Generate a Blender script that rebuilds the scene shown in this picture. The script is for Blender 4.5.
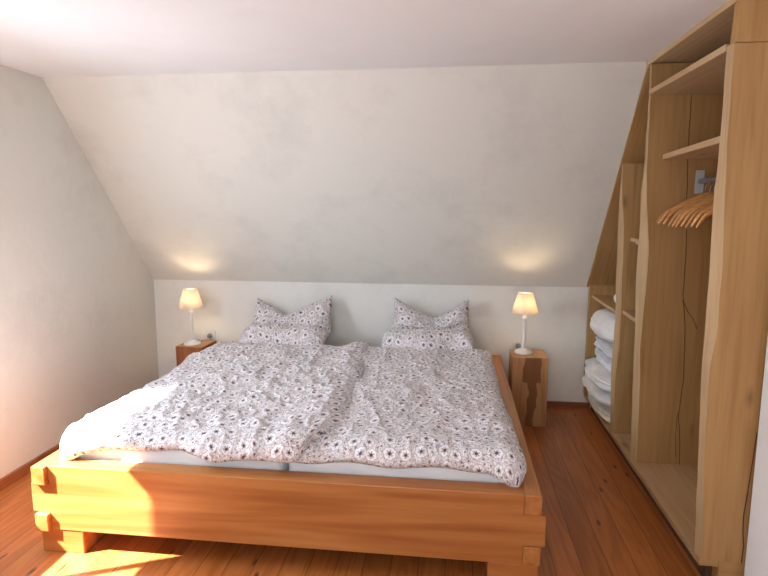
import bpy, bmesh, math, random
from mathutils import Vector, Matrix, noise
random.seed(7)
S = bpy.context.scene
COL = S.collection
for o in list(bpy.data.objects): bpy.data.objects.remove(o)

# ------------------------------------------------------------- camera, light
cam = bpy.data.cameras.new('camera'); co = bpy.data.objects.new('camera', cam); COL.objects.link(co)
cam.sensor_width = 36.0; cam.lens = 576.77/768*36.0; cam.clip_start = 0.05
yaw, pitch, roll = 0.1211, 0.14255, 0.0022
fwd = Vector((-math.sin(yaw)*math.cos(pitch), math.cos(yaw)*math.cos(pitch), -math.sin(pitch)))
rt = Vector((math.cos(yaw), math.sin(yaw), 0)); up = rt.cross(fwd)
r2 = rt*math.cos(roll)+up*math.sin(roll); u2 = up*math.cos(roll)-rt*math.sin(roll)
co.matrix_world = Matrix(((r2.x,u2.x,-fwd.x,0),(r2.y,u2.y,-fwd.y,0),(r2.z,u2.z,-fwd.z,1.5),(0,0,0,1)))
S.camera = co
S.view_settings.view_transform = 'Standard'; S.view_settings.look = 'None'
S.view_settings.gamma = 1; S.view_settings.use_curve_mapping = False
S.view_settings.exposure = 0.27
w = bpy.data.worlds.new('sky'); S.world = w; w.use_nodes = True
w.node_tree.nodes['Background'].inputs[0].default_value = (.62,.78,1,1)
w.node_tree.nodes['Background'].inputs[1].default_value = 1.2
def lamp(name, kind, loc, d, energy, color, **k):
    l = bpy.data.lights.new(name, kind); l.energy = energy; l.color = color
    for a, b in k.items(): setattr(l, a, b)
    o = bpy.data.objects.new(name, l); COL.objects.link(o); o.location = loc
    o.rotation_euler = Vector(d).to_track_quat('-Z','Y').to_euler(); return o
SUN = Vector((2.1,.98,-2.4))
lamp('sun','SUN',(-5,-1,5),SUN,50,(1,.965,.95),angle=math.radians(.6))
# daylight entering through the two window openings
lamp('gable_window_daylight','AREA',(-2.33,1.97,1.25),(1,.10,-.42),22,(.72,.87,1),shape='RECTANGLE',size=.7,size_y=.95)
lamp('rear_window_daylight','AREA',(-.55,-1.15,1.40),(.05,1,.08),24,(.90,.97,1),shape='RECTANGLE',size=1.5,size_y=1.1)

# added spot standing in for sun reflected off window glass onto the ceiling
lamp('ceiling_glint_spot','SPOT',(-2.25,1.75,.95),(1.0,.72,1.27),7,(.93,.96,1),spot_size=math.radians(10),spot_blend=1.0,shadow_soft_size=.02)

# room numbers (metres)
XL, XR, YB, ZK, YC, ZC = -2.372, 1.14, 4.301, .911, 3.194, 2.223
XN = 1.56          # back of the wardrobe niche
YF = 2.135         # front face of the footboard

# ------------------------------------------------------------- materials
class NT:
    def __init__(s, name):
        s.m = bpy.data.materials.new(name); s.m.use_nodes = True
        s.n = s.m.node_tree.nodes; s.l = s.m.node_tree.links
        s.p = s.n['Principled BSDF']; s.out = s.n['Material Output']
    def new(s, t, **k):
        a = s.n.new(t)
        for q, v in k.items():
            if q.startswith('i_'): a.inputs[int(q[2:])].default_value = v
            else: setattr(a, q, v)
        return a
    def link(s, a, b): s.l.new(a, b)
    def math(s, op, a, b=None, c=None, clamp=False):
        n = s.new('ShaderNodeMath', operation=op, use_clamp=clamp)
        for i, v in enumerate((a, b, c)):
            if v is None: continue
            if isinstance(v, (int, float)): n.inputs[i].default_value = v
            else: s.link(v, n.inputs[i])
        return n.outputs[0]
    def ramp(s, f, stops):
        n = s.new('ShaderNodeValToRGB'); e = n.color_ramp.elements
        while len(e) > 1: e.remove(e[-1])
        e[0].position = stops[0][0]; e[0].color = (*stops[0][1], 1)
        for p, c in stops[1:]: e.new(p).color = (*c, 1)
        s.link(f, n.inputs[0]); return n.outputs[0]
    def mix(s, f, a, b, bt='MIX'):
        n = s.new('ShaderNodeMix', data_type='RGBA', blend_type=bt)
        for i, v in ((0, f), (6, a), (7, b)):
            if isinstance(v, (int, float)): n.inputs[i].default_value = v
            elif isinstance(v, tuple): n.inputs[i].default_value = (*v, 1)
            else: s.link(v, n.inputs[i])
        return n.outputs[2]
    def bump(s, h, st, dist=.01):
        b = s.new('ShaderNodeBump'); b.inputs['Strength'].default_value = st; b.inputs['Distance'].default_value = dist
        s.link(h, b.inputs['Height']); s.link(b.outputs[0], s.p.inputs['Normal'])

def plain(name, c, rough=.6, metal=0, **k):
    t = NT(name); t.p.inputs['Base Color'].default_value = (*c, 1)
    t.p.inputs['Roughness'].default_value = rough; t.p.inputs['Metallic'].default_value = metal
    for a, b in k.items(): t.p.inputs[a.replace('_',' ')].default_value = b
    return t.m

def plaster(name, c, var=.035, strength=.35):
    t = NT(name)
    tc = t.new('ShaderNodeTexCoord')
    a = t.new('ShaderNodeTexNoise'); a.inputs['Scale'].default_value = 2.3; a.inputs['Detail'].default_value = 9; a.inputs['Roughness'].default_value = .68
    t.link(tc.outputs['Object'], a.inputs['Vector'])
    c2 = tuple(x*(1-var*3) for x in c); c3 = (c[0]*.93, c[1]*.955, c[2]*.93)
    col = t.ramp(a.outputs[0], [(.3, c2), (.5, c), (.62, c), (.78, c3)])
    b = t.new('ShaderNodeTexNoise'); b.inputs['Scale'].default_value = 22; b.inputs['Detail'].default_value = 7
    t.link(tc.outputs['Object'], b.inputs['Vector'])
    t.link(col, t.p.inputs['Base Color']); t.p.inputs['Roughness'].default_value = .93
    h = t.math('ADD', t.math('MULTIPLY', a.outputs[0], 1.5), b.outputs[0])
    t.bump(h, strength*.45, .012); return t.m

def wood(name, base, dark, light, axis=2, scale=9, rough=.5, knots=.5, wave=.5, extra=None, vary=.12):
    """axis: direction of the grain; offset per object so that no two boards match"""
    t = NT(name)
    tc = t.new('ShaderNodeTexCoord'); oi = t.new('ShaderNodeObjectInfo')
    off = t.new('ShaderNodeVectorMath', operation='SCALE'); cx = t.new('ShaderNodeCombineXYZ')
    for i, k in enumerate((13.1, 7.7, 5.3)): t.link(t.math('MULTIPLY', oi.outputs['Random'], k), cx.inputs[i])
    ad = t.new('ShaderNodeVectorMath', operation='ADD'); t.link(tc.outputs['Object'], ad.inputs[0]); t.link(cx.outputs[0], ad.inputs[1])
    mp = t.new('ShaderNodeMapping'); sc = [scale]*3; sc[axis] = scale*.09
    mp.inputs['Scale'].default_value = sc; t.link(ad.outputs[0], mp.inputs[0])
    n1 = t.new('ShaderNodeTexNoise'); n1.inputs['Scale'].default_value = 1.0; n1.inputs['Detail'].default_value = 4; n1.inputs['Distortion'].default_value = .6
    t.link(mp.outputs[0], n1.inputs['Vector'])
    # cathedral rings from a slow distorted field
    rings = t.math('SINE', t.math('MULTIPLY', n1.outputs[0], 38))
    rings = t.math('MULTIPLY_ADD', rings, .5, .5)
    mp2 = t.new('ShaderNodeMapping'); sc2 = [scale*9]*3; sc2[axis] = scale*.35
    mp2.inputs['Scale'].default_value = sc2; t.link(ad.outputs[0], mp2.inputs[0])
    n2 = t.new('ShaderNodeTexNoise'); n2.inputs['Scale'].default_value = 1.0; n2.inputs['Detail'].default_value = 5
    t.link(mp2.outputs[0], n2.inputs['Vector'])
    f = t.math('MULTIPLY_ADD', rings, wave*.40, t.math('MULTIPLY', n2.outputs[0], 1-wave*.45))
    col = t.ramp(f, [(.2, dark), (.45, base), (.75, light)])
    n3 = t.new('ShaderNodeTexNoise'); n3.inputs['Scale'].default_value = .35; t.link(mp.outputs[0], n3.inputs['Vector'])
    col = t.mix(t.math('MULTIPLY', t.math('SUBTRACT', n3.outputs[0], .35, clamp=True), 1.6, clamp=True), col, dark) if knots else col
    if knots:
        mk = t.new('ShaderNodeMapping'); sk = [6.5]*3; sk[axis] = 2.6
        mk.inputs['Scale'].default_value = sk; t.link(ad.outputs[0], mk.inputs[0])
        v = t.new('ShaderNodeTexVoronoi'); v.inputs['Scale'].default_value = 1; t.link(mk.outputs[0], v.inputs['Vector'])
        k = t.ramp(v.outputs['Distance'], [(.05, (1,1,1)), (.10, (.35,)*3), (.16, (0,0,0))])
        kd = tuple(x*.28 for x in dark)
        col = t.mix(t.math('MULTIPLY', k, knots), col, kd)
    hsv = t.new('ShaderNodeHueSaturation')
    t.link(t.math('MULTIPLY_ADD', oi.outputs['Random'], vary*2, 1-vary), hsv.inputs['Value']); t.link(col, hsv.inputs['Color'])
    col = hsv.outputs[0]
    if extra: col = extra(t, tc, col)
    t.link(col, t.p.inputs['Base Color']); t.p.inputs['Roughness'].default_value = rough
    t.bump(f, .12, .004); return t.m

M = {}
M['wall'] = plaster('lime_plaster', (.775,.757,.695))
M['wall_left'] = plaster('lime_plaster_gable', (.735,.732,.680))
M['ceiling'] = plaster('ceiling_paint', (.87,.87,.87), .01, .12)
M['wall_white'] = plaster('white_plaster', (.80,.79,.77), .01, .15)
OAK = ((.62,.355,.150), (.40,.20,.075), (.74,.47,.225))
for i, a in enumerate('xyz'):
    M['oak_'+a] = wood('bed_wood_'+a, (.41,.145,.034), (.31,.090,.018), (.50,.205,.058), i, 4, .42, 0, .6, vary=.05)
    M['ash_'+a] = wood('wardrobe_wood_'+a, (.455,.255,.092), (.335,.170,.054), (.535,.320,.130), i, 6, .62, .8, .4, vary=.07)
for i, a in enumerate('xyz'):
    M['pale_'+a] = wood('shelf_wood_'+a, (.56,.37,.195), (.45,.27,.125), (.63,.44,.25), i, 6, .6, .5, .35, vary=.05)
M['wane'] = wood('live_edge_wood', (.50,.33,.17), (.42,.26,.12), (.56,.39,.21), 2, 6, .6, 0, .3, vary=.04)
M['skirting'] = wood('skirting_wood', (.36,.125,.040), (.25,.080,.026), (.42,.165,.058), 1, 6, .5, .5, .4)
M['plinth'] = plain('plinth_shaded_wood', (.10,.045,.02), .8)  # shadow under the base board is put into this dark brown

def floor_mat():
    t = NT('pine_floor_boards')
    tc = t.new('ShaderNodeTexCoord'); sp = t.new('ShaderNodeSeparateXYZ'); t.link(tc.outputs['Object'], sp.inputs[0])
    W = .1135
    xb = t.math('DIVIDE', t.math('SUBTRACT', sp.outputs[0], .555-20*W), W)
    idx = t.math('FLOOR', xb); fr = t.math('FRACT', xb)
    wn = t.new('ShaderNodeTexWhiteNoise', noise_dimensions='1D'); t.link(idx, wn.inputs['W'])
    cx = t.new('ShaderNodeCombineXYZ'); t.link(sp.outputs[0], cx.inputs[0])
    t.link(t.math('MULTIPLY_ADD', wn.outputs[0], 9, sp.outputs[1]), cx.inputs[1]); t.link(t.math('MULTIPLY', wn.outputs[0], 31), cx.inputs[2])
    def mp(s): 
        m = t.new('ShaderNodeMapping'); m.inputs['Scale'].default_value = s; t.link(cx.outputs[0], m.inputs[0]); return m.outputs[0]
    n1 = t.new('ShaderNodeTexNoise'); n1.inputs['Scale'].default_value = 1; n1.inputs['Detail'].default_value = 3; n1.inputs['Distortion'].default_value = .5
    t.link(mp((9,.8,1)), n1.inputs['Vector'])
    rg = t.math('MULTIPLY_ADD', t.math('SINE', t.math('MULTIPLY', n1.outputs[0], 45)), .5, .5)
    n2 = t.new('ShaderNodeTexNoise'); n2.inputs['Scale'].default_value = 1; n2.inputs['Detail'].default_value = 4; t.link(mp((110,3,1)), n2.inputs['Vector'])
    f = t.math('MULTIPLY_ADD', rg, .3, t.math('MULTIPLY', n2.outputs[0], .7))
    col = t.ramp(f, [(.2,(.330,.098,.022)),(.48,(.440,.142,.034)),(.8,(.510,.185,.050))])
    col = t.mix(1.0, col, t.ramp(wn.outputs[0], [(0,(.80,.76,.70)),(.5,(1,1,1)),(1,(1.0,.90,.80))]), 'MULTIPLY')
    v = t.new('ShaderNodeTexVoronoi'); v.inputs['Scale'].default_value = 1; t.link(mp((13,4.2,1)), v.inputs['Vector'])
    k = t.ramp(v.outputs['Distance'], [(.04,(1,1,1)),(.10,(.75,)*3),(.15,(0,0,0))])
    g = t.new('ShaderNodeTexWhiteNoise', noise_dimensions='3D'); t.link(v.outputs['Color'], g.inputs['Vector'])
    k = t.math('MULTIPLY', k, t.math('GREATER_THAN', g.outputs[0], .45))
    col = t.mix(k, col, (.085,.022,.010))
    seam = t.math('MAXIMUM', t.math('LESS_THAN', fr, .018), t.math('GREATER_THAN', fr, .988))
    col = t.mix(t.math('MULTIPLY', seam, .85), col, (.07,.022,.008))
    t.link(col, t.p.inputs['Base Color']); 
    t.link(t.math('MULTIPLY_ADD', n2.outputs[0], .15, .30), t.p.inputs['Roughness'])
    t.bump(t.math('MULTIPLY_ADD', seam, -4, t.math('MULTIPLY', f, .2)), .35, .002)
    return t.m
M['floor'] = floor_mat()

def floral(name):
    """off-white cotton printed with ringed flowers on a scribble of taupe twigs; pattern lives in the cloth's UVs (metres)"""
    t = NT(name)
    uv = t.new('ShaderNodeUVMap'); uv.uv_map = 'UVMap'
    mp = t.new('ShaderNodeMapping'); mp.inputs['Scale'].default_value = (14,14,1); t.link(uv.outputs[0], mp.inputs[0])
    v = t.new('ShaderNodeTexVoronoi', voronoi_dimensions='2D'); v.inputs['Scale'].default_value = 1; v.inputs['Randomness'].default_value = .55
    t.link(mp.outputs[0], v.inputs['Vector'])
    df = t.new('ShaderNodeVectorMath', operation='SUBTRACT'); t.link(mp.outputs[0], df.inputs[0]); t.link(v.outputs['Position'], df.inputs[1])
    sp = t.new('ShaderNodeSeparateXYZ'); t.link(df.outputs[0], sp.inputs[0])
    ang = t.math('ARCTAN2', sp.outputs[1], sp.outputs[0])
    sc = t.new('ShaderNodeSeparateColor'); t.link(v.outputs['Color'], sc.inputs[0])
    pet = t.math('SINE', t.math('MULTIPLY_ADD', ang, 7, t.math('MULTIPLY', sc.outputs[0], 6)))
    size = t.math('MULTIPLY_ADD', sc.outputs[1], .35, .80)
    r = t.math('DIVIDE', v.outputs['Distance'], size)
    r1 = t.math('MULTIPLY_ADD', pet, .025, r)
    # background twigs
    n = t.new('ShaderNodeTexNoise', noise_dimensions='2D'); n.inputs['Scale'].default_value = 5.2; n.inputs['Detail'].default_value = 3.5; n.inputs['Roughness'].default_value=.65; n.inputs['Distortion'].default_value = 1.1
    t.link(mp.outputs[0], n.inputs['Vector'])
    tw = t.ramp(t.math('ABSOLUTE', t.math('SUBTRACT', n.outputs[0], .5)), [(.0,(.26,.18,.17)),(.022,(.40,.31,.30)),(.05,(.82,.79,.81)),(.2,(.87,.85,.875))])
    # flower: dark centre, light petals, thin ring
    fl = t.ramp(r1, [(.0,(.07,.03,.035)),(.085,(.12,.055,.06)),(.13,(.70,.63,.64)),(.18,(.88,.86,.89)),(.33,(.88,.86,.89)),(.365,(.50,.41,.40)),(.40,(.60,.52,.51))])
    dots = t.math('MULTIPLY', t.math('GREATER_THAN', t.math('SINE', t.math('MULTIPLY', ang, 6)), .0),
                  t.math('MULTIPLY', t.math('GREATER_THAN', r, .12), t.math('LESS_THAN', r, .23)))
    tint = t.ramp(sc.outputs[2], [(0,(.16,.10,.11)),(.4,(.30,.09,.09)),(.6,(.17,.13,.12)),(.85,(.14,.13,.18))])
    fl = t.mix(t.math('MULTIPLY', dots, .5), fl, tint)
    col = t.mix(t.math('LESS_THAN', r1, .40), tw, fl)
    # small scattered buds between the flowers
    v2 = t.new('ShaderNodeTexVoronoi', voronoi_dimensions='2D'); v2.inputs['Scale'].default_value = 3.1; t.link(mp.outputs[0], v2.inputs['Vector'])
    bud = t.math('MULTIPLY', t.math('LESS_THAN', v2.outputs['Distance'], .20), t.math('GREATER_THAN', r, .42))
    s2 = t.new('ShaderNodeSeparateColor'); t.link(v2.outputs['Color'], s2.inputs[0])
    col = t.mix(t.math('MULTIPLY', bud, t.math('GREATER_THAN', s2.outputs[0], .45)), col, t.ramp(s2.outputs[1], [(0,(.22,.13,.13)),(.5,(.34,.22,.20)),(1,(.30,.27,.30))]))
    n4 = t.new('ShaderNodeTexNoise', noise_dimensions='2D'); n4.inputs['Scale'].default_value = 90; t.link(uv.outputs[0], n4.inputs['Vector'])
    t.link(col, t.p.inputs['Base Color']); t.p.inputs['Roughness'].default_value = .88
    t.p.inputs['Sheen Weight'].default_value = .15
    n5 = t.new('ShaderNodeTexNoise'); n5.inputs['Scale'].default_value = 26; n5.inputs['Detail'].default_value = 5; n5.inputs['Distortion'].default_value = .6
    tc = t.new('ShaderNodeTexCoord'); t.link(tc.outputs['Object'], n5.inputs['Vector'])
    t.bump(n5.outputs[0], .6, .014)
    return t.m
M['floral'] = floral('floral_cotton')
def cloth(name, c, c2, sc=9, st=.4):
    t = NT(name); tc = t.new('ShaderNodeTexCoord')
    n = t.new('ShaderNodeTexNoise'); n.inputs['Scale'].default_value = sc; n.inputs['Detail'].default_value = 5; n.inputs['Distortion'].default_value = .8
    t.link(tc.outputs['Object'], n.inputs['Vector'])
    t.link(t.ramp(n.outputs[0], [(.35,c2),(.6,c)]), t.p.inputs['Base Color']); t.p.inputs['Roughness'].default_value = .9
    t.bump(n.outputs[0], st, .02); return t.m
M['sheet'] = cloth('fitted_sheet', (.82,.84,.87), (.78,.80,.84), 6, .3)
M['linen'] = cloth('folded_linen', (.88,.87,.87), (.83,.82,.82), 14, .5)
M['linen_lilac'] = cloth('lilac_linen', (.84,.85,.90), (.70,.71,.78), 16, .5)
M['linen_cream'] = cloth('cream_linen', (.80,.77,.68), (.70,.66,.57), 14, .5)
M['paint'] = plain('white_lacquer', (.85,.84,.82), .35)
M['plastic'] = plain('white_plastic', (.80,.79,.76), .4)
M['grey_plastic'] = plain('grey_plastic', (.30,.30,.31), .5)
M['steel'] = plain('steel', (.55,.55,.56), .28, 1)
M['hanger'] = wood('hanger_wood', (.62,.28,.09), (.48,.19,.055), (.74,.40,.16), 0, 14, .4, 0, .3, vary=.25)
def shade_mat():
    t = NT('lamp_shade_fabric')
    t.n.remove(t.p)
    d = t.new('ShaderNodeBsdfDiffuse'); d.inputs[0].default_value = (.82,.77,.72,1)
    tr = t.new('ShaderNodeBsdfTranslucent'); tr.inputs[0].default_value = (.92,.82,.70,1)
    m = t.new('ShaderNodeMixShader'); m.inputs[0].default_value = .5
    t.link(d.outputs[0], m.inputs[1]); t.link(tr.outputs[0], m.inputs[2]); t.link(m.outputs[0], t.out.inputs[0]); return t.m
M['shade'] = shade_mat()
M['bracket'] = plain('bracket_zinc', (.50,.49,.48), .6)
M['crack'] = plain('wood_crack', (.10,.048,.022), .9)
M['bulb'] = plain('glowing_bulb', (1,.9,.7), .5, 0, Emission_Color=(1,.72,.38,1), Emission_Strength=14)

def heart(cx, zmid):
    def f(t, tc, col):
        sp = t.new('ShaderNodeSeparateXYZ'); t.link(tc.outputs['Object'], sp.inputs[0])
        n = t.new('ShaderNodeTexNoise'); n.inputs['Scale'].default_value = 5.5; n.inputs['Detail'].default_value = 3; t.link(tc.outputs['Object'], n.inputs['Vector'])
        x = t.math('ABSOLUTE', t.math('ADD', t.math('SUBTRACT', sp.outputs[0], cx), t.math('MULTIPLY', t.math('SUBTRACT', n.outputs[0], .5), .10)))
        wd = t.math('MULTIPLY_ADD', t.math('GREATER_THAN', t.math('MULTIPLY_ADD', n.outputs[0], .1, sp.outputs[2]), zmid), .028, .032)
        return t.mix(t.math('MULTIPLY', t.math('LESS_THAN', x, wd), .85), col, (.22,.075,.022))
    return f
M['log_right'] = wood('log_block_wood', (.56,.27,.10), (.43,.185,.06), (.64,.35,.15), 2, 5, .5, 0, .6, heart(.012,.36))
M['log_left'] = wood('log_block_wood_dark', (.36,.125,.045), (.25,.075,.025), (.44,.18,.07), 2, 5, .5, 0, .6)
M['log_top'] = wood('log_end_grain', (.55,.28,.11), (.40,.18,.06), (.62,.36,.16), 1, 8, .5, .4, .6)

# ------------------------------------------------------------- mesh helpers
def link(name, bm, mats, parent=None, loc=(0,0,0), smooth=False, bevel=0, seg=2, subsurf=0):
    me = bpy.data.meshes.new(name); bmesh.ops.recalc_face_normals(bm, faces=bm.faces[:]); bm.to_mesh(me); bm.free()
    if not isinstance(mats, (list, tuple)): mats = [mats]
    for m in mats: me.materials.append(m)
    if smooth:
        for p in me.polygons: p.use_smooth = True
    o = bpy.data.objects.new(name, me); COL.objects.link(o); o.location = loc
    if parent: o.parent = parent
    if bevel:
        b = o.modifiers.new('bevel','BEVEL'); b.width = bevel; b.segments = seg; b.limit_method = 'ANGLE'
    if subsurf:
        s = o.modifiers.new('smooth','SUBSURF'); s.levels = subsurf; s.render_levels = subsurf
    return o
def box(bm, a, b, mi=0):
    vs = [bm.verts.new((x,y,z)) for x in (a[0],b[0]) for y in (a[1],b[1]) for z in (a[2],b[2])]
    for q in ((0,1,3,2),(4,6,7,5),(0,4,5,1),(2,3,7,6),(0,2,6,4),(1,5,7,3)):
        f = bm.faces.new([vs[i] for i in q]); f.material_index = mi
    return vs
def prism(bm, pts, axis, a, b):
    """extrude a 2D outline along an axis between a and b"""
    def P(p, h):
        l = list(p); l.insert(axis, h); return l
    A = [bm.verts.new(P(p,a)) for p in pts]; B = [bm.verts.new(P(p,b)) for p in pts]
    bm.faces.new(A); bm.faces.new(B[::-1]); n = len(pts)
    for i in range(n): bm.faces.new((A[i], B[i], B[(i+1)%n], A[(i+1)%n]))
def lathe(bm, prof, n=32, c=(0,0,0), cap=True):
    rings = []
    for r, z in prof: rings.append([bm.verts.new((c[0]+r*math.cos(2*math.pi*i/n), c[1]+r*math.sin(2*math.pi*i/n), c[2]+z)) for i in range(n)])
    for A, B in zip(rings, rings[1:]):
        for i in range(n): bm.faces.new((A[i],A[(i+1)%n],B[(i+1)%n],B[i]))
    if cap: bm.faces.new(rings[0]); bm.faces.new(rings[-1])
def tube(bm, pts, r, n=8, caps=True):
    pts = [Vector(p) for p in pts]; rings = []
    for i, p in enumerate(pts):
        d = (pts[min(i+1,len(pts)-1)]-pts[max(i-1,0)]).normalized()
        a = d.cross(Vector((0,0,1)) if abs(d.z) < .9 else Vector((1,0,0))).normalized(); b = d.cross(a)
        rr = r[i] if isinstance(r, (list,tuple)) else r
        rings.append([bm.verts.new(p+a*rr*math.cos(2*math.pi*k/n)+b*rr*math.sin(2*math.pi*k/n)) for k in range(n)])
    for A, B in zip(rings, rings[1:]):
        for i in range(n): bm.faces.new((A[i],A[(i+1)%n],B[(i+1)%n],B[i]))
    if caps: bm.faces.new(rings[0]); bm.faces.new(rings[-1])
def thing(name, label, cat, loc, group=None):
    o = bpy.data.objects.new(name, None); COL.objects.link(o); o.location = loc; o.empty_display_size = .1
    return tag(o, label, cat, group)
def tag(o, label, cat, group=None):
    o['label'] = label; o['category'] = cat
    if group: o['group'] = group
    return o
def struct(name, bm, m, **k):
    o = link(name, bm, m, **k); o['kind'] = 'structure'; return o
def copy_tree(o, parent=None):
    c = o.copy(); COL.objects.link(c)
    if parent: c.parent = parent
    for ch in list(o.children): copy_tree(ch, c)
    return c
def lerp(a, b, t): return a+(b-a)*t
def smooth(t): t = max(0,min(1,t)); return t*t*(3-2*t)
def interp(prof, z):
    """prof: list of (value, z) sorted by falling z"""
    p = sorted(prof, key=lambda q: q[1])
    if z <= p[0][1]: return p[0][0]
    for a, b in zip(p, p[1:]):
        if z <= b[1]: return lerp(a[0], b[0], (z-a[1])/(b[1]-a[1]))
    return p[-1][0]

# ------------------------------------------------------------- room shell
T = .15; YR = -1.3
b = bmesh.new(); box(b, (XL-T,YR-T,-.12), (XN+T,YB+T,0)); struct('floor', b, M['floor'])
b = bmesh.new(); box(b, (XL,YR,ZC), (XN,YC,ZC+.15)); struct('ceiling', b, M['ceiling'])
# knee wall with the sloped underside of the roof above it
b = bmesh.new(); box(b, (XL,YB,0), (XN,YB+T,ZK)); struct('wall_back', b, plaster('knee_wall_plaster', (.84,.83,.785)))
b = bmesh.new(); prism(b, [(YB,ZK),(YC,ZC),(YC,ZC+.2),(YB+T,ZC+.2),(YB+T,ZK)], 0, XL, XN); struct('wall_sloped', b, M['wall'])
# gable wall with a window opening nearer than the frame's edge
wy0, wy1, wz0, wz1 = 1.53, 2.42, .83, 1.745
b = bmesh.new()
wl0, wlz = .90, 1.42      # unseen lower opening towards the viewer, added to let sun onto the near floor
box(b, (XL-T,YR-T,0), (XL,wl0,ZC+.2)); box(b, (XL-T,wl0,0), (XL,wy0,wz0)); box(b, (XL-T,wl0,wlz), (XL,wy0,ZC+.2)); box(b, (XL-T,wy1,0), (XL,YB+T,ZC+.2))
box(b, (XL-T,wy0,0), (XL,wy1,wz0)); box(b, (XL-T,wy0,wz1), (XL,wy1,ZC+.2))
struct('wall_left', b, M['wall_left'])
b = bmesh.new()
box(b, (XL-.13,wy0,wz0-.0), (XL-.08,wy1,wz0+.03)); box(b, (XL-.13,wy0,wz1-.02), (XL-.08,wy1,wz1))
box(b, (XL-.13,wy0,wz0+.03), (XL-.08,wy0+.02,wz1-.02)); box(b, (XL-.13,wy1-.03,wz0+.03), (XL-.08,wy1,wz1-.02))
struct('window_1', b, M['paint'])
# wall behind the viewer with its window
vx0, vx1, vz0, vz1 = -1.35, .25, .80, 2.0
b = bmesh.new()
box(b, (XL,YR-T,0), (vx0,YR,ZC+.2)); box(b, (vx1,YR-T,0), (XN+T,YR,ZC+.2))
box(b, (vx0,YR-T,0), (vx1,YR,vz0)); box(b, (vx0,YR-T,vz1), (vx1,YR,ZC+.2))
struct('wall_front', b, M['wall_white'])
b = bmesh.new()
box(b, (vx0,YR-.1,vz0), (vx1,YR-.05,vz0+.05)); box(b, (vx0,YR-.1,vz1-.05), (vx1,YR-.05,vz1))
for x in (vx0, (vx0+vx1)/2-.03, vx1-.06): box(b, (x,YR-.1,vz0+.05), (x+.06,YR-.05,vz1-.05))
struct('window_2', b, M['paint'])
# right wall: the part near the viewer, then the niche that holds the wardrobe
b = bmesh.new(); box(b, (XR-.008,YR,0), (XN,2.195,ZC)); struct('wall_right', b, M['wall_white'])
b = bmesh.new(); box(b, (XN,YR,0), (XN+T,YB+T,ZC+.2)); struct('wall_niche', b, M['wall'])
# skirting boards
b = bmesh.new(); box(b, (XL,YR,0), (XL+.018,YB,.058)); struct('baseboard_left', b, M['skirting'], bevel=.004)
b = bmesh.new(); box(b, (XL+.018,YB-.018,0), (1.028,YB,.045)); struct('baseboard_back', b, wood('skirting_back_wood', (.30,.10,.035), (.20,.065,.02), (.36,.14,.05), 0, 6, .5, .3, .4), bevel=.004)

# ------------------------------------------------------------- bed
BX0, BX1 = -1.788, .373      # tongue to tongue
RX0, RX1 = -1.768, .355      # outer faces of the side rails
BZ0, BZ1 = .105, .398
bed = thing('double_bed', 'low double bed of thick orange-brown solid wood beams with interlocking corners', 'bed', ((BX0+BX1)/2, 3.2, 0))
BC = bed.location.copy()
def bp(name, bm, m, **k):
    bmesh.ops.translate(bm, verts=bm.verts, vec=-BC); return link(name, bm, m, bed, **k)
fz = [(BZ0,.185),(.315,BZ1)]  # heights of the rails' fingers; between them the board's tongue
TH = .085
def end_board(name, y0, y1, m):
    b = bmesh.new()
    xi0, xi1 = RX0+.062, RX1-.066
    a, c = fz[0][1], fz[1][0]
    pts = [(xi0,BZ0),(xi1,BZ0),(xi1,a),(BX1,a),(BX1,c),(xi1,c),(xi1,BZ1),(xi0,BZ1),(xi0,c),(BX0,c),(BX0,a),(xi0,a)]
    prism(b, pts, 1, y0, y1); return bp(name, b, m, bevel=.004)
end_board('footboard', YF, YF+TH, M['oak_x'])
YH = 4.17
end_board('headboard', YH, YH+TH, M['oak_x'])
for s in (0, 1):
    x0, x1 = ((RX0, RX0+.0615) if s == 0 else (RX1-.0655, RX1))
    b = bmesh.new(); a, c = fz[0][1]-.001, fz[1][0]+.001; e = .020 if s == 0 else .004
    pts = [(YF-e,BZ0),(YH+TH+e,BZ0),(YH+TH+e,a),(YH,a),(YH,c),(YH+TH+e,c),(YH+TH+e,BZ1),(YF-e,BZ1),(YF-e,c),(YF+TH,c),(YF+TH,a),(YF-e,a)]
    prism(b, pts, 0, x0, x1); bp('side_rail', b, M['oak_y'], bevel=.004)
for x0 in (RX0+.008, RX1-.2):
    for y0 in (YF+.004, YH+TH-.16):
        b = bmesh.new(); box(b, (x0,y0,0), (x0+.195,y0+.155,BZ0-.0005)); bp('leg', b, M['oak_x'], bevel=.004)
b = bmesh.new()
for x in (RX0+.075, (RX0+RX1)/2-.03, RX1-.14): box(b, (x,YF+TH+.005,.19), (x+.06,YH-.005,.24))
bp('bearer', b, M['oak_y'])
for i in range(15):
    y = lerp(YF+TH+.05, YH-.13, i/14)
    b = bmesh.new(); box(b, (RX0+.07,y,.2405), (RX1-.075,y+.07,.262)); bp('slat', b, M['oak_x'])

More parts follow.
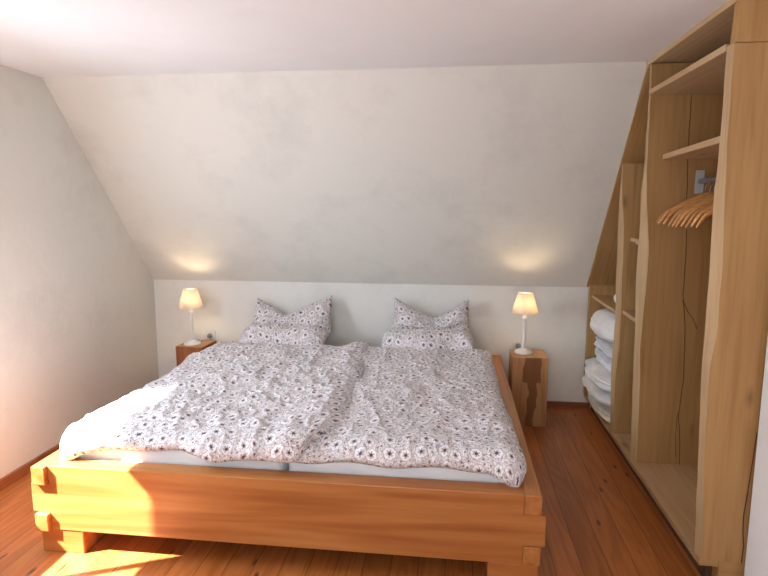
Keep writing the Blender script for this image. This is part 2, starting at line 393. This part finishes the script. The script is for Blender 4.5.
# ------------------------------------------------------------- mattresses
MX0, MXM, MX1 = -1.700, -.692, .283
MY0, MY1, MZ0, MZ1 = YF+TH+.012, YH-.01, .263, .462
def mattress(x0, x1, label):
    nx, ny = 28, 50; b = bmesh.new(); cx, cy = (x0+x1)/2, (MY0+MY1)/2
    hx, hy, hz = (x1-x0)/2, (MY1-MY0)/2, (MZ1-MZ0)/2
    bmesh.ops.create_cube(b, size=2)
    bmesh.ops.subdivide_edges(b, edges=b.edges[:], cuts=30, use_grid_fill=True)
    for v in b.verts:
        p = v.co; q = Vector((math.copysign(abs(p.x)**1,p.x)*hx, p.y*hy, p.z*hz))
        r = .035; qc = Vector((max(-hx+r,min(hx-r,q.x)), max(-hy+r,min(hy-r,q.y)), max(-hz+r,min(hz-r,q.z))))
        d = q-qc
        if d.length > 1e-6: q = qc+d.normalized()*min(r, d.length)
        n = noise.noise(Vector((q.x*9+x0, q.y*9, q.z*20)))*.004
        if p.z > -.99: q += Vector((0 if abs(p.x)<.99 else -abs(n)*p.x, 0 if abs(p.y)<.99 else -abs(n)*p.y, 0))
        v.co = q
    o = link('mattress', b, M['sheet'], loc=(cx,cy,(MZ0+MZ1)/2), smooth=True)
    return tag(o, label, 'mattress')
mattress(MX0, MXM-.004, 'left mattress in a pale blue-white fitted sheet, lying in the bed')
mattress(MXM+.004, MX1, 'right mattress in a pale blue-white fitted sheet, lying in the bed')

# ------------------------------------------------------------- duvets
def F(p, oct=4):
    return noise.fractal(Vector(p), 1.0, 2.0, oct)
def ridge(p):
    return (1-abs(noise.noise(Vector(p)))*2.2)
TOP = MZ1+.006
def drape(a, bb, xl, xr, yf, r=.045):
    """a sheet point (a,bb) laid flat becomes a point hanging over the mattress edges"""
    ox = a-xl if a < xl else (a-xr if a > xr else 0)
    oy = bb-yf if bb < yf else 0
    d = math.hypot(ox, oy)
    if d < 1e-9: return Vector((a,bb,TOP)), Vector((0,0,1))
    ux, uy = ox/d, oy/d; bx, by = a-ox, bb-oy
    th = min(d/r, math.pi/2)
    h = r*math.sin(th); z = r*(1-math.cos(th)) + max(0, d-r*math.pi/2)
    n = Vector((ux*math.sin(th), uy*math.sin(th), math.cos(th)))
    return Vector((bx+ux*h, by+uy*h, TOP-z)), n
def arc_uv(top, flat, nu, nv, u0, v0):
    """cloth coordinates measured along the surface, so that the print never stretches"""
    jm, im = int(nv*.5), nu//2
    U = {}; V = {}
    for j in range(nv+1):
        U[im,j] = 0
        for i in range(im, nu): U[i+1,j] = U[i,j]+math.hypot(top[i+1,j].co.x-top[i,j].co.x, top[i+1,j].co.z-top[i,j].co.z)
        for i in range(im, 0, -1): U[i-1,j] = U[i,j]-math.hypot(top[i,j].co.x-top[i-1,j].co.x, top[i,j].co.z-top[i-1,j].co.z)
    for i in range(nu+1):
        V[i,jm] = 0
        for j in range(jm, nv): V[i,j+1] = V[i,j]+math.hypot(top[i,j+1].co.y-top[i,j].co.y, top[i,j+1].co.z-top[i,j].co.z)
        for j in range(jm, 0, -1): V[i,j-1] = V[i,j]-math.hypot(top[i,j].co.y-top[i,j-1].co.y, top[i,j].co.z-top[i,j-1].co.z)
    for k in U: flat[k] = (u0+U[k]+.10*V[k], v0+V[k]-.10*U[k])
def duvet(name, label, outline, limits, thick, seed, lift=None, wr=1.0, thin=None, nu=190, nv=260):
    """outline(u,v) -> flat sheet coordinates (a,b)"""
    bm = bmesh.new(); uvl = bm.loops.layers.uv.new('UVMap')
    top, bot, flat = {}, {}, {}
    cx, cy = outline(.5,.5); org = Vector((cx,cy,TOP))
    for j in range(nv+1):
        for i in range(nu+1):
            u, v = i/nu, j/nv; a, bb = outline(u, v); flat[i,j] = (a,bb)
            P, n = drape(a, bb, *limits)
            eu = min(u,1-u)*1.05; ev = min(v,1-v)*2.0     # metres from the hem, roughly
            e = min(eu,ev); edge = math.sqrt(max(0,1-(1-min(1,e/.10))**2))
            t = thick*(.22+.78*edge) if e > 0 else 0
            if thin: t *= thin(a, bb)
            # soft lumps and creases
            q = (a*2.3+seed, bb*2.3, seed*.7)
            t += edge*wr*(.018*F(q,2) + .010*F((a*6+seed, bb*6, 3.1),3))
            c = ridge((a*5.0+.9*bb+seed*2, bb*2.4-.8*a, seed))*ridge((a*2.1+seed,bb*2.1,seed+9))
            t += edge*wr*.024*max(0,c)**2.5
            c2 = ridge((a*13+bb*4+seed, bb*9-a*5, seed*3)); t += edge*wr*.010*max(0,c2)**2
            # hem seam: thin and rippled
            if e < .02: t += .003*math.sin((a+bb)*90)
            L = lift(a, bb) if lift else 0
            P = P+Vector((0,0,1))*L
            hang = TOP-P.z
            P0 = P+n*.004
            P0 += Vector((n.x,n.y,0))*(.010*F((a*7,bb*7,seed),2))*min(1,max(0,hang)*12)
            top[i,j] = bm.verts.new(P0+n*max(.004,t)-org)
            bot[i,j] = top[i,j] if i in (0,nu) or j in (0,nv) else bm.verts.new(P0-org)
    arc_uv(top, flat, nu, nv, cx+seed, cy+seed*.6)
    def face(vs, ij):
        try: f = bm.faces.new(vs)
        except ValueError: return
        for l, k in zip(f.loops, ij): l[uvl].uv = flat[k]
        f.smooth = True
    for j in range(nv):
        for i in range(nu):
            k = [(i,j),(i+1,j),(i+1,j+1),(i,j+1)]
            face([top[x] for x in k], k)
            kk = k[::-1]; vs = [bot[x] for x in kk]
            if len(set(vs)) == 4 and not all(bot[x] is top[x] for x in kk): face(vs, kk)
    o = link(name, bm, M['floral'], loc=org, smooth=True)
    return tag(o, label, 'duvet', None)
YEDGE = MY0+.040     # where the sheets start to bend over the foot of the mattress
# right duvet: hem just below the foot edge, falls to the rail at its right corner
def out_right(u, v):
    a = lerp(-.665, .335, u); 
    drop = .030+.055*smooth((u-.84)/.14) + .006*math.sin(u*17)
    yf = YEDGE-.045*.57-drop
    yb = 3.89+.12*(1-smooth(u/.15))
    b_ = lerp(yf, yb, v)
    a = lerp(-.690, .300-.050*smooth(v*1.6), u)
    k = min(1-u, 1)
    return a, b_
duvet('duvet', 'right-hand floral printed duvet in off-white and brown, spread flat on the bed', out_right, (MX0-.0, MX1-.075, YEDGE), .058, 3.3, wr=.8, thin=lambda a,b: lerp(.45,1,max(smooth((a+.56)/.14), smooth((b-3.3)/.3))))
def out_left(u, v):
    # front-right corner is rounded and pulled back
    back = lerp(.055, .020, smooth(u*3)) + .022*smooth((u-.45)/.15) + .006*math.sin(u*23)
    if u < .1: back += .05*(1-u/.1)
    yf = YEDGE-.045*.57-back + .16*smooth((u-.90)/.10)**1.8
    yb = 3.88+.08*smooth((u-.88)/.12)
    b_ = lerp(yf, yb, v)
    xr = -.485 - .07*smooth((v-.25)/.6) + .012*math.sin(v*11) 
    xr -= .05*max(0,1-v*9)**2
    xl = -1.715+.02*v
    return lerp(xl, xr, u), b_
def lift_left(a, bb):
    return .020*smooth((a+.82)/.18)*(1-.35*smooth((a+.60)/.12))
duvet('duvet', 'left-hand floral printed duvet in the sunlight, overlapping the right one', out_left, (MX0+.075, 5, YEDGE), .057, 8.1, lift=lift_left, wr=1.2, thin=lambda a,b: lerp(1,.65,smooth((a+.565)/.08)))

# ------------------------------------------------------------- pillows (square, upper half stood up against the wall)
def pillow(label, cx, top_fn, w_fn, seed, crease):
    nu, nv = 70, 90; bm = bmesh.new(); uvl = bm.loops.layers.uv.new('UVMap')
    A, B, fl = {}, {}, {}
    zb = TOP+.012
    for j in range(nv+1):
        for i in range(nu+1):
            u, v = i/nu*2-1, j/nv
            e = min((1-abs(u))*.30, v*.7, (1-v)*.42)
            t = .085*math.sqrt(max(0,1-(1-min(1,e/.12))**2))+.0
            # fold line: thinner where the pillow bends
            fold = math.exp(-((v-.52-crease(u))/.028)**2)
            t *= 1-.55*fold
            # centre line: from the mattress up the wall
            L = v
            if v < .5:
                s = v/.5; y = lerp(3.80+.025*math.sin(u*5+seed)+.03*u*u, 4.03, s); z = zb+.036+.046*math.sin(s*math.pi/1.5); n = Vector((0,-.35*s,1)).normalized()
            else:
                s = (v-.5)/.5; hgt = top_fn(u); y = lerp(4.05, 4.195, s**.8) ; z = lerp(zb+.085, hgt, s); n = Vector((0,-1,.42)).normalized()
            if .40 < v < .60:
                k = smooth((v-.40)/.2); n = (Vector((0,-.3,1)).normalized().lerp(Vector((0,-1,.42)).normalized(), k)).normalized()
            x = cx + w_fn(u, v)
            P = Vector((x,y,z)); tt = t*(1+.25*F((u*1.5+seed, v*3, seed),2)) + .010*F((u*4+seed, v*7, 2),3)*min(1,e/.05)
            c = max(0,ridge((u*3.2+seed, v*4-u*1.4, seed)))**3; tt += .012*c*min(1,e/.04)
            A[i,j] = bm.verts.new(P+n*tt)
            edge = i in (0,nu) or j in (0,nv)
            tb = t*(.35 if v < .5 else .30)
            B[i,j] = A[i,j] if edge else bm.verts.new(P-n*tb)
            fl[i,j] = (0,0)
    arc_uv(A, fl, nu, nv, cx+seed*2, seed)
    def face(vs, ij):
        if len(set(vs)) < 3: return
        try: f = bm.faces.new(vs)
        except ValueError: return
        for l, k in zip(f.loops, ij): l[uvl].uv = fl[k]
        f.smooth = True
    for j in range(nv):
        for i in range(nu):
            k = [(i,j),(i+1,j),(i+1,j+1),(i,j+1)]
            face([A[x] for x in k], k)
            vs = [B[x] for x in k[::-1]]
            if not all(B[x] is A[x] for x in k): face(vs, k[::-1])
    org = Vector((cx, 3.95, zb)); bmesh.ops.translate(bm, verts=bm.verts, vec=-org)
    o = link('pillow', bm, M['floral'], loc=org, smooth=True)
    tag(o, label, 'pillow')
    return o
def tl(u):   # two ears with a dip between them; right ear larger
    uu = u+.22
    return .818 + .012*u - (.150)*max(0,1-(abs(uu)/ (0.80 if u < -.22 else 1.22))**.95) - .02*(u < -.9)*0
def wl(u, v):
    w = .312 if v < .45 else lerp(.312, .292, smooth((v-.45)/.25))
    return u*w + (.012 if v > .5 else .0)
pillow('left floral pillow folded and propped on the wall, two ears up, sharp crease across', -1.205, tl, wl, 1.7, lambda u: .03*math.sin(u*4+.5))
def tr_(u):
    uu = u-.08
    return .826 - .150*max(0,1-(abs(uu)/(1.08 if u < .08 else .92))**1.15) - .0*u
def wr_(u, v):
    w = .318 if v < .4 else lerp(.318, .272, smooth((v-.4)/.3))
    return u*w + (.012*smooth((v-.4)/.3))
pillow('right floral pillow folded and propped on the wall beside the right lamp', -.172, tr_, wr_, 5.2, lambda u: .08 if u < -.1 else .06+.10*u)

# ------------------------------------------------------------- nightstands (log blocks)
def block(label, x0, x1, y0, y1, z, mats, bow, seed, rotz=0):
    """squared log: slightly irregular sides, a drying crack on the top"""
    bm = bmesh.new(); cx, cy = (x0+x1)/2, (y0+y1)/2; n = 12
    out = []
    hx, hy = (x1-x0)/2, (y1-y0)/2
    for (ax, ay), (bx_, by_) in zip([(-hx,-hy),(hx,-hy),(hx,hy),(-hx,hy)], [(hx,-hy),(hx,hy),(-hx,hy),(-hx,-hy)]):
        for k in range(4): out.append((lerp(ax,bx_,k/4), lerp(ay,by_,k/4)))
    rings = []
    for j in range(n+1):
        zz = z*j/n; ring = []
        for (px, py) in out:
            s = 1+.02*noise.noise(Vector((px*6+seed, py*6, zz*3)))+bow*math.sin(j/n*math.pi)
            ring.append(bm.verts.new((px*s, py*s, zz)))
        rings.append(ring)
    m = len(out)
    for A, B in zip(rings, rings[1:]):
        for i in range(m): bm.faces.new((A[i],A[(i+1)%m],B[(i+1)%m],B[i]))
    bm.faces.new(rings[0][::-1]); f = bm.faces.new(rings[-1]); f.material_index = 1
    o = link('nightstand', bm, mats, loc=(cx,cy,0), bevel=.004); o.rotation_euler[2] = rotz
    return tag(o, label, 'nightstand')
block('square log block nightstand with dark heartwood stripe, right of the bed', .405, .645, 3.872, 4.10, .485, [M['log_right'],M['log_top']], .01, 1)
block('reddish log block nightstand left of the bed, mostly hidden by the duvet', -2.052, -1.838, 3.985, 4.222, .452, [M['log_left'],M['log_top']], .0, 4, -.06)

# ------------------------------------------------------------- table lamps
def table_lamp(label, loc, H, plug):
    t = thing('table_lamp', label, 'lamp', loc, 'bedside lamps')
    b = bmesh.new(); lathe(b, [(.0,0),(.062,0),(.064,.006),(.060,.014),(.040,.020),(.030,.030),(.020,.036),(.0,.036)], 40, cap=False); link('lamp_base', b, M['paint'], t, smooth=True)
    b = bmesh.new(); lathe(b, [(.013,.034),(.018,.040),(.013,.050),(.0115,.09),(.0125,.16),(.0105,.225),(.013,.232),(.019,.240),(.019,.252),(.012,.260),(.012,.285)], 28); link('stem', b, M['paint'], t, smooth=True)
    b = bmesh.new(); z0, z1, r0, r1 = H-.138, H, .092, .048
    n = 48
    lathe(b, [(r0,z0),(r0-.001,z0+.003),(r1,z1),(r1-.0015,z1),(r0-.003,z0+.002),(r0,z0)], n, cap=False)
    link('lamp_shade', b, M['shade'], t, smooth=True)
    b = bmesh.new(); tube(b, [(.047*math.cos(a),.047*math.sin(a),z1-.004) for a in [i*math.pi/12 for i in range(25)]], .0015, 6, False)
    tube(b, [(-.047,0,z1-.004),(0,0,z1-.012),(.047,0,z1-.004)], .0013, 6); link('shade_ring', b, M['steel'], t, smooth=True)
    b = bmesh.new(); lathe(b, [(.0,.286),(.010,.288),(.012,.300),(.019,.318),(.021,.332),(.016,.346),(.0,.352)], 20, cap=False); link('bulb', b, M['bulb'], t, smooth=True)
    l = bpy.data.lights.new('bulb_light','POINT'); l.energy = 2.0; l.color = (1,.74,.46); l.shadow_soft_size = .022
    lo = bpy.data.objects.new('bulb_light', l); COL.objects.link(lo); lo.parent = t; lo.location = (0,0,.372)
    # cord: down behind the block and up to the socket
    b = bmesh.new(); P = [Vector(p)-Vector(loc) for p in plug]
    pts = []
    for k in range(len(P)-1):
        p0, p1, p2, p3 = P[max(k-1,0)], P[k], P[k+1], P[min(k+2,len(P)-1)]
        for s in range(8):
            q = s/8; pts.append(.5*((2*p1)+(-p0+p2)*q+(2*p0-5*p1+4*p2-p3)*q*q+(-p0+3*p1-3*p2+p3)*q**3))
    pts.append(P[-1]); tube(b, pts, .003, 8); c = link('cord', b, M['paint'], t, smooth=True)
    b = bmesh.new(); e = P[-1]
    lathe(b, [(.0,0),(.017,0),(.019,.012),(.014,.030),(.006,.040),(.0,.040)], 20, cap=False)
    bmesh.ops.rotate(b, verts=b.verts, cent=(0,0,0), matrix=Matrix.Rotation(math.pi/2,3,'X')); bmesh.ops.translate(b, verts=b.verts, vec=e+Vector((0,.030,0)))
    g = link('plug', b, M['grey_plastic'], c, smooth=True); g['label'] = 'grey plug in the wall socket'
    return t
table_lamp('lit white table lamp with cream shade on the right nightstand', (.492,4.0,.4852), .422,
    [(.502,4.055,.4915),(.500,4.12,.487),(.497,4.16,.44),(.492,4.20,.40),(.487,4.235,.43),(.487,4.255,.466)])
table_lamp('lit white table lamp with cream shade on the left nightstand', (-1.962,4.075,.4522), .422,
    [(-1.946,4.13,.459),(-1.935,4.20,.458),(-1.925,4.245,.445),(-1.918,4.25,.44),(-1.915,4.245,.452),(-1.913,4.255,.472)])

def socket(label, x, z):
    t = thing('wall_socket', label, 'socket', (x,YB,z), 'wall sockets')
    b = bmesh.new(); box(b, (-.041,-.010,-.041), (.041,0,.041)); link('cover_plate', b, M['plastic'], t, bevel=.003)
    b = bmesh.new(); lathe(b, [(.026,0),(.026,.004),(.021,.004),(.019,-.006+.008),(.0,.002)], 28, cap=False)
    bmesh.ops.rotate(b, verts=b.verts, cent=(0,0,0), matrix=Matrix.Rotation(math.pi/2,3,'X')); bmesh.ops.translate(b, verts=b.verts, vec=(0,-.0102,0))
    link('socket_insert', b, M['plastic'], t, smooth=True)
socket('white wall socket behind the left lamp, low on the knee wall', -1.913, .472)
socket('white wall socket behind the right lamp, low on the knee wall', .487, .466)

# ------------------------------------------------------------- wardrobe
WX = 1.545
wd = thing('open_wardrobe', 'tall open built-in wardrobe of pale live-edge boards under the sloping ceiling', 'wardrobe', (1.25,3.2,0))
WC = wd.location.copy()
def wp(name, bm, m, parent=None, **k):
    bmesh.ops.translate(bm, verts=bm.verts, vec=-WC); return link(name, bm, m, parent or wd, **k)
def slope_z(y): return ZK+(YB-y)*(ZC-ZK)/(YB-YC)
def upright(name, yn, yf, near, far, z0, topf, xmax=WX):
    """board across the niche; its front is a waney edge running between two outlines"""
    b = bmesh.new(); n = 60; cols = []
    for j in range(n+1):
        s = j/n
        row = []
        for (y, prof, back) in ((yf,far,0),(yn,near,0),(yn,None,1),(yf,None,1)):
            z = lerp(z0, topf(y), s)
            x = xmax if back else interp(prof, z)+.002*noise.noise(Vector((z*9, y*5, 1)))
            row.append(b.verts.new((x,y,z)))
        cols.append(row)
    for A, B in zip(cols, cols[1:]):
        for i in range(4):
            f = b.faces.new((A[i],A[(i+1)%4],B[(i+1)%4],B[i])); f.material_index = 1 if i == 0 else 0
    b.faces.new(cols[0]); b.faces.new(cols[-1][::-1])
    return wp(name, b, [M['ash_z'],M['wane']])
D3f = [(.943,2.063),(.945,1.70),(.940,1.522),(.947,1.188),(.947,.957),(.951,.76),(.965,.434),(.976,.116)]
D3n = [(.944,2.05),(.946,1.80),(.955,1.52),(.966,1.306),(.968,1.046),(.953,.893),(.956,.659),(.970,.377),(.982,.14)]
D2f = [(.950,2.194),(.955,2.05),(.954,1.681),(.946,1.58),(.952,1.396),(.947,1.167),(.960,.869),(.970,.461),(.980,.09)]
D2n = [(.946,2.16),(.949,2.04),(.953,1.678),(.963,1.529),(.989,1.276),(.987,1.069),(.982,.912),(.978,.751),(.988,.622),(.993,.369),(.998,.116)]
D1f = [(.950,1.732),(.947,1.59),(.948,1.383),(.957,1.023),(.963,.811),(.958,.49),(.969,.199),(.975,.097)]
D1n = [(.944,1.73),(.947,1.589),(.970,1.384),(.980,1.029),(.983,.88),(.984,.662),(.974,.471),(.978,.113)]
BT = .130
slab = upright('side_panel', 2.215, 2.268, D3n, D3f, BT+.001, lambda y: 2.055)
big = upright('divider', 3.092, 3.138, D2n, D2f, BT+.001, lambda y: min(2.19, slope_z(y)-.03))
upright('divider', 3.49, 3.53, D1n, D1f, BT+.001, lambda y: 1.738)
upright('side_panel', 4.255, 4.279, [(.972,.9),(.970,.1)], [(.970,.9),(.968,.1)], BT+.001, lambda y: slope_z(y)-.030)
# short panel above the near slab
b = bmesh.new()
prism(b, [(.948,2.057),(.968,2.057),(WX,2.057),(WX,2.198),(.975,2.198),(.953,2.198)], 1, 2.212, 2.262); wp('upper_panel', b, M['ash_z'], bevel=.003)
# plank seams on the slab: the wild edge along the right wall is a darker strip of bark
b = bmesh.new()
pts = [(1.128,.132,.004),(1.130,.20,.004),(1.122,.27,.004),(1.120,.33,.004),(1.126,.42,.003),(1.133,.55,.003),(1.138,.66,.002)]
for (x,z,r),(x2,z2,_) in zip(pts, pts[1:]):
    vs = [b.verts.new(p) for p in ((x-r/2,2.2135,z),(x+r/2,2.2135,z),(x2+r/2,2.2135,z2),(x2-r/2,2.2135,z2))]; b.faces.new(vs)
    vs2 = [b.verts.new(p) for p in ((x-r/2,2.2155,z),(x+r/2,2.2155,z),(x2+r/2,2.2155,z2),(x2-r/2,2.2155,z2))]; b.faces.new(vs2[::-1])
    for i in range(4): b.faces.new((vs[i],vs2[i],vs2[(i+1)%4],vs[(i+1)%4]))
o = wp('bark_seam', b, M['crack'], slab); o['label'] = 'dark bark line along the slab edge'
# cracks between the two planks of the big divider
def crack(name, pts, y, r, parent):
    b = bmesh.new()
    for (x,z),(x2,z2) in zip(pts, pts[1:]):
        n = 5
        for k in range(n):
            p, q = k/n, (k+1)/n
            xa = lerp(x,x2,p)+.004*noise.noise(Vector((0,0,lerp(z,z2,p)*14))); xb = lerp(x,x2,q)+.004*noise.noise(Vector((0,0,lerp(z,z2,q)*14)))
            za, zb = lerp(z,z2,p), lerp(z,z2,q)
            A = [b.verts.new(c) for c in ((xa-r,y,za),(xa+r,y,za),(xa+r,y+.002,za),(xa-r,y+.002,za))]
            B = [b.verts.new(c) for c in ((xb-r,y,zb),(xb+r,y,zb),(xb+r,y+.002,zb),(xb-r,y+.002,zb))]
            for i in range(4): b.faces.new((A[i],A[(i+1)%4],B[(i+1)%4],B[i]))
    o = wp(name, b, M['crack'], parent); o['label'] = 'dark wavy crack in the divider'
crack('plank_seam', [(1.139,2.05),(1.142,1.76),(1.150,1.60),(1.168,1.30),(1.172,1.05),(1.196,.84),(1.205,.60),(1.195,.40),(1.212,.25),(1.218,.132)], 3.0905, .0015, big)
crack('plank_seam', [(1.172,1.02),(1.20,.96),(1.225,.93),(1.25,.87)], 3.0905, .0018, big)
crack('plank_seam', [(1.190,.42),(1.186,.30),(1.196,.17)], 3.0905, .0012, big)
# base shelf (two boards long) on a recessed plinth
b = bmesh.new(); n = 40
for (ya, yb_) in ((2.262, 4.296),):
    A = []
    for j in range(n+1):
        y = lerp(ya, yb_, j/n); x = .972+.004*noise.noise(Vector((y*5,0,0)))
        A.append([b.verts.new(p) for p in ((x+.006,y,BT-.030),(x,y,BT),(1.2165,y,BT),(1.2165,y,BT-.030))])
    for P, Q in zip(A, A[1:]):
        for i in range(4): b.faces.new((P[i],P[(i+1)%4],Q[(i+1)%4],Q[i]))
    b.faces.new(A[0]); b.faces.new(A[-1])
wp('base_board', b, M['pale_y'], bevel=.0)
b = bmesh.new(); box(b, (1.2195,2.262,BT-.03), (WX,4.296,BT)); wp('base_board', b, M['pale_y'], bevel=.002)
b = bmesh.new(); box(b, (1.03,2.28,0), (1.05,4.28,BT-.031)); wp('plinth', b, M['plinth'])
b = bmesh.new(); box(b, (1.05,2.222,0), (1.30,2.275,BT-.0)); wp('foot_block', b, M['ash_x'], bevel=.003)
b = bmesh.new(); box(b, (.978,2.222,BT-.028), (1.049,2.26,BT)); wp('base_batten', b, M['ash_x'], bevel=.002)
# back of the wardrobe: three upright planks following the slope
yy = [2.265, 2.75, 3.14, 3.53, 4.29]
for y0, y1 in zip(yy, yy[1:]):
    b = bmesh.new(); z0 = BT+.001
    pts = [(y0,z0),(y1,z0),(y1,min(2.195,slope_z(y1)-.03)),(YC,2.195),(y0,2.195)] if y0 < YC < y1 else [(y0,z0),(y1,z0),(y1,min(2.195,slope_z(y1)-.03)),(y0,min(2.195,slope_z(y0)-.03))]
    prism(b, pts, 0, WX+.0005, WX+.0145); wp('back_panel', b, M['ash_z'])
# top board under the ceiling, sloping board under the roof
b = bmesh.new(); box(b, (.950,2.20,2.199), (WX+.0145,YC,ZC-.001)); wp('top_board', b, M['pale_y'], bevel=.002)
ya, yb_ = YC, 4.292; Ls = math.hypot(yb_-ya, slope_z(ya)-slope_z(yb_)); an = math.atan2(slope_z(yb_)-slope_z(ya), yb_-ya)
b = bmesh.new(); box(b, (-.30,.02,-.0195), (.30,Ls-.012,-.0015)); o = link('sloping_board', b, M['ash_y'], wd)
o.location = Vector((1.257,ya,slope_z(ya)))-WC; o.rotation_euler = (an,0,0)
# shelves
def shelf(pts, z, th=.024):
    b = bmesh.new(); prism(b, pts, 2, z-th, z); return wp('shelf', b, M['pale_y'], bevel=.003)
shelf([(.950,2.22),(.962,3.18-.042),(WX,3.138),(WX,2.22)], 2.0555+.024+.001, .024) if False else None
b = bmesh.new(); prism(b, [(.936,2.269),(.938,3.091),(WX,3.091),(WX,2.269)], 2, 2.040, 2.066); wp('shelf', b, M['pale_y'], bevel=.003)
shelf([(.955,2.269),(1.024,3.091),(WX,3.091),(WX,2.269)], 1.755, .026)
shelf([(.985,3.139),(1.000,3.45),(1.01,3.489),(WX,3.489),(WX,3.139)], 1.320, .022)
shelf([(.985,3.139),(.992,3.489),(WX,3.489),(WX,3.139)], .892, .024)
shelf([(.985,3.531),(.990,4.254),(WX,4.254),(WX,3.531)], .866, .022)
b = bmesh.new(); tube(b, [(1.04,3.478,1.286),(1.10,3.478,1.286)], .010, 10); wp('shelf_support', b, M['steel'], smooth=True)
# clothes rail
b = bmesh.new(); tube(b, [(1.21,2.269,1.622),(1.21,3.091,1.622)], .0125, 20); rod = wp('clothes_rail', b, M['steel'], smooth=True)
for ys in (2.2705, 3.0865):
    b = bmesh.new(); box(b, (1.186,ys,1.56), (1.228,ys+.004,1.675)); bmesh.ops.translate(b, verts=b.verts, vec=(0,0,0)); wp('rail_bracket', b, M['bracket'], rod, bevel=.002)

# ------------------------------------------------------------- coat hangers
def make_hanger():
    t = thing('coat_hanger', 'x', 'hanger', (1.21,3.0,1.622), 'wooden hangers on the clothes rail')
    b = bmesh.new(); n = 26; rings = []
    for i in range(n+1):
        s = i/n*2-1; x = .222*s; z = -.075-.105*abs(s)**1.25-.028*max(0,abs(s)-.85)/.15*abs(s)
        y = -.018*s*s+.006
        hw = lerp(.010,.013,abs(s)); hh = lerp(.020,.011,abs(s)**.7)
        if abs(s) > .97: hw *= .6; hh *= .6
        rings.append([b.verts.new((x,y+hw*math.cos(a),z+hh*math.sin(a))) for a in [k*math.pi/5 for k in range(10)]])
    for A, B in zip(rings, rings[1:]):
        for i in range(10): b.faces.new((A[i],A[(i+1)%10],B[(i+1)%10],B[i]))
    b.faces.new(rings[0]); b.faces.new(rings[-1]); link('shoulder_bar', b, M['hanger'], t, smooth=True)
    b = bmesh.new(); R = .0185; pts = [(0,.006,-.066),(0,.004,-.040),(0,0,-.028)]
    for k in range(13):
        a = math.radians(-60+k*21); pts.append((R*math.cos(a)*1.0, 0, -.0025+R*math.sin(a)-.0))
    tube(b, pts, .0020, 8); link('hook', b, M['steel'], t, smooth=True)
    return t
h0 = make_hanger()
names = ['first wooden hanger on the rail, beside the big divider'] + ['%s wooden hanger on the rail, counted from the big divider' % s for s in ('second','third','fourth','fifth','sixth','seventh','eighth','ninth','tenth')]
ys = [3.02,2.965,2.915,2.868,2.815,2.765,2.71,2.655,2.60,2.53]
for i, (y, nm) in enumerate(zip(ys, names)):
    h = h0 if i == 0 else copy_tree(h0)
    h.location = (1.21, y, 1.622+.0002); h.rotation_euler = (0, random.uniform(-.03,.03), random.uniform(-.06,.06)); h['label'] = nm

# ------------------------------------------------------------- linens in the far bay
def soft(name, label, cat, c, h, m, seed, pw=3.2, lump=.02, fold=0):
    """plump folded textile: superellipsoid with sag, folds and lumps"""
    b = bmesh.new(); bmesh.ops.create_cube(b, size=2); bmesh.ops.subdivide_edges(b, edges=b.edges[:], cuts=22, use_grid_fill=True)
    for v in b.verts:
        p = v.co.copy(); d = p.normalized()
        k = (abs(d.x)**pw+abs(d.y)**pw+abs(d.z)**2.4)**(-1/pw)
        q = Vector((d.x*k, d.y*k, d.z*min(k,1.25)))
        q = Vector((max(-1,min(1,q.x)), max(-1,min(1,q.y)), max(-1,min(1,q.z))))
        P = Vector((q.x*h[0], q.y*h[1], q.z*h[2]))
        P += d*lump*F((d.x*1.8+seed, d.y*1.8, d.z*2.2+seed),3)*(1 if q.z > -.6 else .3)
        if fold and d.x < -.2 : P.x += fold*math.cos(q.z*math.pi*2.2)*.5*abs(d.x)
        P.z = max(-h[2], P.z)
        v.co = P
    o = link(name, b, m, loc=(c[0],c[1],c[2]+h[2]), smooth=True); return tag(o, label, cat, 'bedding in the wardrobe')
z = BT+.001
soft('folded_blanket','cream folded blanket, lowest in the wardrobe stack','blanket',(1.165,3.89,z),(.225,.35,.054),M['linen_cream'],2.2, fold=.010, lump=.022); z += .106
soft('folded_quilt','white folded quilt, second from the bottom of the wardrobe stack','quilt',(1.150,3.89,z),(.245,.352,.043),M['linen'],4.1, fold=.012, lump=.020); z += .086
soft('folded_quilt','plump white quilt in the middle of the wardrobe stack, under the thin towels','quilt',(1.155,3.89,z),(.240,.350,.056),M['linen'],6.4, fold=.010); z += .112
soft('folded_towel','lilac-white folded towel stack, just above the plump quilts','towel',(1.200,3.88,z),(.220,.345,.046),M['linen_lilac'],8.8, fold=.014, lump=.024); z += .092
soft('folded_towel','small lilac-white bedding roll under the big round pillow','towel',(1.195,3.88,z),(.220,.345,.040),M['linen_lilac'],10.4, fold=.012, lump=.022); z += .080
soft('stored_pillow','big round white pillow on top of the wardrobe stack','pillow',(1.170,3.87,z),(.245,.338,.112),M['linen'],12.9,pw=2.6,lump=.014)
soft('spare_pillow','small white pillow lying on the shelf above the bedding stack','pillow',(1.18,3.74,.867),(.16,.19,.048),M['linen'],15.2,pw=2.3,lump=.012)
